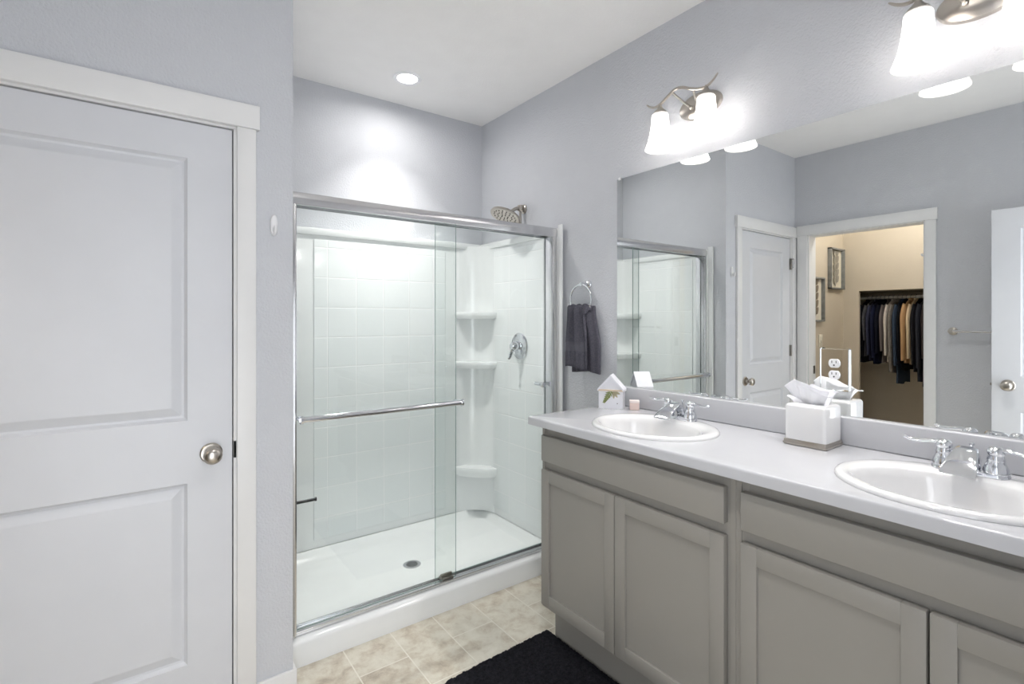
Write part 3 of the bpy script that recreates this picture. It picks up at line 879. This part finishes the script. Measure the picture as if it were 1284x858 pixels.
obj('pale_leaves', b, 'leaf2', ho, local=True, smooth=False)
b = B(); lathe(b, [(.0022, -hd_-.0012), (.0022, -hd_+.001)], (.031, 0, .026), 'y', 10)
obj('dot', b, 'darkmetal', ho, local=True)

sp = thing('soap_box', (1.838, 1.552, ZC+.0003), 'tiny pale pink square box beside the house ornament', 'box', rotz=math.atan2(-.099, .064)+.18)
b = B(); box(b, -.021, .021, -.018, .018, 0, .040, .002)
obj('box_body', b, 'soap', sp, local=True)
b = B(); box(b, -.0218, .0218, -.0188, .0188, .032, .043, .0015)
obj('lid', b, 'soapend', sp, local=True)

tx0, tx1, ty0, ty1 = 1.742, 1.868, .704, .834
tb_ = thing('tissue_box', ((tx0+tx1)/2, (ty0+ty1)/2, ZC+.0003), 'white square tissue box cover with metallic base, between the sinks', 'tissue box')
b = B(); box(b, tx0, tx1, ty0, ty1, ZC+.0003, ZC+.020, .003); box(b, tx0-.002, tx1+.002, ty0-.002, ty1+.002, ZC+.004, ZC+.010, .0015)
bb = obj('base_band', b, 'nickel', tb_); bb['label'] = 'pewter metal band'
bm = B(); cx_, cy_ = (tx0+tx1)/2, (ty0+ty1)/2
def rrect(hx_, hy_, r, z, n=6):
    out = []
    for sx_, sy_, a0 in ((1, 1, 0), (-1, 1, 90), (-1, -1, 180), (1, -1, 270)):
        for k in range(n+1):
            a = radians(a0+90*k/n); out.append((cx_+sx_*(hx_-r)+r*cos(a), cy_+sy_*(hy_-r)+r*sin(a), z))
    return out
def oval(rx, ry, z): return [(cx_+rx*cos(2*pi*(k+.5)/28), cy_+ry*sin(2*pi*(k+.5)/28), z) for k in range(28)]
hxx, hyy = .061, .063
ZTB = ZC+.137
loft(bm, [rrect(hxx, hyy, .010, ZC+.018), rrect(hxx, hyy, .010, ZTB-.010), rrect(hxx-.003, hyy-.003, .010, ZTB-.003), rrect(hxx-.010, hyy-.010, .012, ZTB), oval(.024, .040, ZTB), oval(.022, .038, ZTB-.004), oval(.020, .036, ZTB-.03)], cap0=True, cap1=True)
obj('cover', bm, 'ceramic', tb_, ang=50)
bm = B()   # pulled up tissue: creased fan of paper
def sheet(bm, fn, nu=22, nv=14, th=.0007):
    A, Bv = [], []
    for j in range(nv+1):
        A.append([bm.verts.new(fn(i/nu, j/nv)) for i in range(nu+1)])
    for j in range(nv):
        for i in range(nu): bm.faces.new((A[j][i], A[j][i+1], A[j+1][i+1], A[j+1][i]))
def f1(u, v):   # main fold: high at the left end, running down to the right
    w = .036+.022*v
    y = cy_+.006+(.5-u)*2*w+.020*v*(1-u)
    hgt = .092*(1-u)**.8*(1-.5*max(0, .22-u)/.22)+.040*u**2+.016
    x = cx_-.002-.020*v*v*(1-.6*u)+.010*sin(u*6.5+.6)*(.5+.5*v)
    return (x, y, ZTB-.014+v*hgt+.003*sin(u*11+2)*v)
def f2(u, v):   # soft front fold bellying towards the viewer and to the right
    w = .030+.014*v
    y = cy_-.004+(.5-u)*2*w-.026*v*u
    x = cx_-.006-.030*sin(v*pi*.62)+.006*sin(u*7+1)
    hgt = .060+.014*sin(u*5+.5)
    return (x, y, ZTB-.014+hgt*sin(v*pi*.60)+.003*sin(u*9+v*2))
def f3(u, v):   # back fold towards the mirror
    w = .034+.010*v
    y = cy_-.008+(.5-u)*2*w-.020*v
    x = cx_+.004+.022*sin(v*pi*.6)+.006*sin(u*6)
    hgt = .072-.018*u
    return (x, y, ZTB-.014+hgt*sin(v*pi*.56)+.003*sin(u*8+1))
def f4(u, v):   # little corner sticking out to the left
    y = cy_+.030+.036*v+(u-.5)*.030*(1-v*.8)
    x = cx_-.010-.018*v+(.5-u)*.026*(1-v*.7)
    return (x, y, ZTB-.008+.046*v*(1-.45*v)+.006*sin(u*3.1))
for f in (f1, f2, f3, f4): sheet(bm, f)
ti = obj('tissue', bm, 'tissue', tb_, ang=60)
md = ti.modifiers.new('thickness', 'SOLIDIFY'); md.thickness = .0006

# ------------------------------------------------------------------ bath rug
def rug():
    bm = B(); nx, ny = 150, 230
    X0, X1, Y0, Y1 = .925, 1.447, .83, 1.712
    rnd = random.Random(3); V = []
    for j in range(ny+1):
        row = []
        for i in range(nx+1):
            u, v = i/nx, j/ny; e = min(u*nx, (1-u)*nx, v*ny, (1-v)*ny)
            z = .0175+rnd.uniform(-.0035, .0035)+.002*noise.noise((u*30, v*50, 0))
            if e < 1: z = .001
            elif e < 3: z *= .55+.15*e
            jx = rnd.uniform(-.0022, .0022)*(1 if e > 0 else 1.6); jy = rnd.uniform(-.0022, .0022)*(1 if e > 0 else 1.6)
            row.append(bm.verts.new((X0+(X1-X0)*u+jx, Y0+(Y1-Y0)*v+jy-.018*(1-u)+.0, z)))
        V.append(row)
    for j in range(ny):
        for i in range(nx): bm.faces.new((V[j][i], V[j][i+1], V[j+1][i+1], V[j+1][i]))
    bm.faces.new([V[0][i] for i in range(nx+1)][::-1]+[V[j][0] for j in range(1, ny+1)]+[V[ny][i] for i in range(1, nx+1)]+[V[j][nx] for j in range(ny-1, 0, -1)])
    return bm
tag(obj('bath_rug', rug(), 'rug', ang=180), 'black shaggy bath rug on the floor in front of the vanity', 'rug')

# white adhesive hook on the wall next to the door
b = B()
loft(b, [[(.391+.0125*s*cos(2*pi*k/28), YD-y, 1.718+.038*s*math.copysign(abs(sin(2*pi*k/28))**.75, sin(2*pi*k/28))) for k in range(28)] for s, y in ((1, .0005), (1, .007), (.92, .011), (.7, .0125), (.3, .013))])
tube(b, [(.391, YD-.010, 1.706), (.391, YD-.018, 1.694), (.391, YD-.026, 1.690), (.391, YD-.030, 1.702), (.391, YD-.030, 1.712)], .006, smooth=5, flat=1.2)
tag(obj('wall_hook', b, 'plastic'), 'white plastic adhesive hook on the gray wall between door and shower', 'hook')

# towel bar on the closet wall
tbw = thing('towel_rail', (XL, .70, 1.30), 'long satin towel bar on the gray wall, seen in the mirror', 'towel bar')
for y in (.985, .375):
    b = B(); lathe(b, [(.026, 0), (.026, .006), (.018, .012), (.011, .016), (.010, .050), (.013, .056), (.013, .070), (.004, .072)], (XL, y, 1.300), 'x', 24)
    obj('wall_post', b, 'nickel', tbw)
b = B(); tube(b, [(XL+.060, .985, 1.300), (XL+.060, .375, 1.300)], .0085, n=14)
obj('bar', b, 'satin', tbw)

# ------------------------------------------------------------------ closet contents
def shadow_box(x0, x1, z0, z1, label, leafm, style):
    yw, yf = CY, 1.985
    s = thing('shadow_box', ((x0+x1)/2, yw, z0), label, 'wall art')
    t = .014
    b = B(); box(b, x0, x0+t, yf, yw-.001, z0, z1, .001); box(b, x1-t, x1, yf, yw-.001, z0, z1, .001); box(b, x0, x1, yf, yw-.001, z0, z0+t, .001); box(b, x0, x1, yf, yw-.001, z1-t, z1, .001)
    obj('frame', b, 'framebox', s)
    b = B(); box(b, x0+t, x1-t, yw-.006, yw-.002, z0+t, z1-t)
    obj('backing', b, 'framebackA', s)
    cx2 = (x0+x1)/2; w2 = (x1-x0)/2-.03
    b = B(); ym = yw-.013
    tube(b, [(cx2+.01, ym, z0+.03), (cx2-.015, ym, z0+.13), (cx2+.012, ym, z0+.24), (cx2-.005, ym, z1-.05)], .005, smooth=6, n=8)
    obj('stem', b, leafm, s)
    n = 5
    for k in range(n):
        zz = z0+.055+(z1-z0-.13)*k/(n-1)
        for sg in (-1, 1):
            b = B(); leaf(b, cx2, zz+(0 if sg > 0 else .016), radians(48) if sg > 0 else radians(132), w2*.62, .052, ym-.002, .003)
            tube(b, [(cx2, ym, zz-.004), (cx2+sg*.012, ym, zz+.014)], .003, n=6)
            obj('leaf', b, leafm, s)
shadow_box(-1.110, -.820, 1.360, 1.748, 'shadow box art with brown leaves beside the closet door frame, lower one', 'artleaf', 0)
shadow_box(-1.530, -1.238, 1.657, 2.032, 'gray shadow box art with soft gray leaves, upper one on the beige wall', 'artpale', 1)
b = B(); box(b, -1.13, -1.055, CY-.006, CY, 1.13, 1.245, .002); box(b, -1.100, -1.085, CY-.012, CY-.005, 1.172, 1.203, .002)
tag(obj('light_switch', b, 'framebackA'), 'pale light switch on the beige wall below the shadow boxes', 'light switch')

RX, RZ = CX-.285, 1.585
cr = thing('closet_rod', (RX, (AY0+AY1)/2, RZ), 'pale closet rod holding the hanging clothes', 'rod')
b = B(); tube(b, [(RX, AY0+.004, RZ), (RX, AE-.004, RZ)], .0145, n=16)
obj('rod', b, 'rod', cr)
for y in (AY0+.005, AE-.005):
    b = B(); lathe(b, [(.028, -.005), (.028, .005)], (RX, y, RZ), 'y', 18); obj('rod_socket', b, 'rod', cr)

def garment(y, top, bottom, hw_, th, col, label, sleeve=.72, seed=0, mott=None, shirt=None, coat=False):
    """A garment seen hanging side-on from the rod, shoulders along x."""
    nm = 'garment_cloth_%s' % '_'.join(map(str, col))
    if nm not in M: M[nm] = mat(nm, col, .9, bump=(300, .4, .002), mottle=(40, mott) if mott else None, spec=.15)
    kind = next((k for k in ('cardigan', 'hoodie', 'jacket', 'coat') if ' '+k in label), 'shirt')
    g = thing(kind, (RX, y, bottom), label, 'clothes', 'clothes hanging in the closet')
    rnd = random.Random(seed)
    zs = top; neck = .055
    # body: rings over z
    rings = []; nz = 26; n = 36; ph = rnd.uniform(0, 6)
    for j in range(nz+1):
        t = j/nz; z = zs+(bottom-zs)*t
        d = zs-z
        if d < .075: w = neck+(hw_-neck)*(d/.075)**.8
        else: w = hw_*(1-.10*min(1, (d-.075)/.15)+.06*t)
        ring = []
        for i in range(n):
            a = 2*pi*i/n; ca, sa = cos(a), sin(a)
            u = math.copysign(abs(ca)**.8, ca); v = math.copysign(abs(sa)**.7, sa)
            h = th*(.45 if j == 0 else .75+.35*t)*(1+.18*sin(u*6+ph+t*2))
            yy = y+v*h+.006*sin(u*8+ph)*t+.004*sin(t*9+ph)
            ring.append((RX+u*w, yy, z+(.008*sin(u*5+ph) if j == nz else 0)))
        rings.append(ring)
    bm = B(); loft(bm, rings); obj('body', bm, nm, g, ang=70)
    # sleeves fall from both shoulders
    for sg in (-1, 1):
        L_ = (zs-bottom)*sleeve
        bm = B()
        P = [(RX+sg*(hw_-.045), y, zs-.060), (RX+sg*(hw_+.004), y+.004*sg, zs-.16), (RX+sg*(hw_+.016), y, zs-.06-L_*.55), (RX+sg*(hw_+.006), y+rnd.uniform(-.004, .004), zs-.06-L_)]
        tube(bm, P, lambda t: .052-.016*t, n=14, smooth=6, aflat=th*1.1/.05)
        obj('sleeve', bm, nm, g, ang=70)
    if shirt:
        nm2 = 'garment_cloth_%s' % '_'.join(map(str, shirt))
        if nm2 not in M: M[nm2] = mat(nm2, shirt, .9, bump=(300, .4, .002), spec=.15)
        bm = B(); box(bm, RX+.03, RX+hw_-.02, y-th*1.15, y+th*1.05, zs-.17, zs-.055, .008)
        obj('chest_band', bm, nm2, g)
    bm = B(); lathe(bm, [(neck*.9, zs-.012), (neck, zs-.004), (neck*.92, zs+.014), (neck*.75, zs+.016)], (RX, y, 0), n=20, sy=min(1, th*1.0/neck*1.1))
    obj('collar', bm, nm, g)
    bm = B(); tube(bm, [(RX, y, zs-.01), (RX, y, zs+.03), (RX+.012, y, RZ-.02), (RX+.0195, y, RZ), (RX+.012, y, RZ+.014), (RX, y, RZ+.0195), (RX-.014, y, RZ+.014), (RX-.019, y, RZ+.002)], .0022, n=6, smooth=5)
    tube(bm, [(RX-hw_+.03, y, zs-.065), (RX, y, zs-.006), (RX+hw_-.03, y, zs-.065)], .004, n=6)
    obj('hanger', bm, 'hanger', g)
    return g
TP = 1.552
G = [  # y, top, bottom, halfwidth, thick, colour, label, sleeve
 (1.908, TP, .98, .185, .015, (28, 28, 34), 'black shirt hanging at the left end of the visible clothes', .8, {}),
 (1.873, TP, 1.04, .185, .013, (92, 91, 92), 'dark gray shirt hanging between the leftmost black one and the navy ones', .6, dict(mott=(74, 74, 77))),
 (1.839, TP, 1.00, .190, .013, (58, 60, 78), 'slate navy shirt hanging right of the dark gray one', .8, {}),
 (1.805, TP, .97, .190, .014, (30, 34, 56), 'dark navy shirt hanging right of the slate navy one', .8, {}),
 (1.771, TP, .99, .185, .013, (24, 26, 38), 'blue-black shirt hanging just left of the burgundy panelled one', .75, {}),
 (1.738, TP, .98, .180, .012, (112, 104, 102), 'gray shirt with a burgundy shoulder panel', .7, dict(shirt=(122, 44, 62))),
 (1.704, TP, .99, .180, .013, (216, 207, 196), 'off-white long cardigan hanging beside the gray hoodie', .78, dict(mott=(200, 190, 178))),
 (1.668, TP, .90, .190, .014, (140, 133, 125), 'mid gray hoodie with long drooping sleeve', .9, dict(mott=(116, 108, 100))),
 (1.634, TP, .80, .190, .013, (60, 72, 88), 'dark blue-gray shirt hanging lowest near the middle', .7, {}),
 (1.605, TP, .92, .180, .011, (30, 30, 34), 'black shirt hanging left of the camel coat', .8, {}),
 (1.572, TP+.005, .99, .195, .016, (190, 152, 110), 'camel tan coat on the closet rod', .85, dict(coat=True)),
 (1.534, TP, .98, .185, .014, (222, 199, 164), 'cream khaki jacket hanging right of the camel coat', .8, dict(coat=True)),
 (1.500, TP, .92, .190, .014, (34, 33, 36), 'black jacket hanging right of the cream jacket', .8, dict(coat=True)),
 (1.464, TP, .84, .195, .015, (48, 50, 58), 'charcoal long coat near the right door jamb', .75, dict(coat=True)),
 (1.424, TP, .80, .200, .017, (58, 50, 48), 'dark brown-gray jacket nearest the right door jamb', .6, dict(coat=True)),
]
for i, (y, tp, bt, hw_, th, col, lab, sl, kw) in enumerate(G):
    garment(y, tp, bt, hw_, th, col, lab, sl, seed=i+1, **kw)
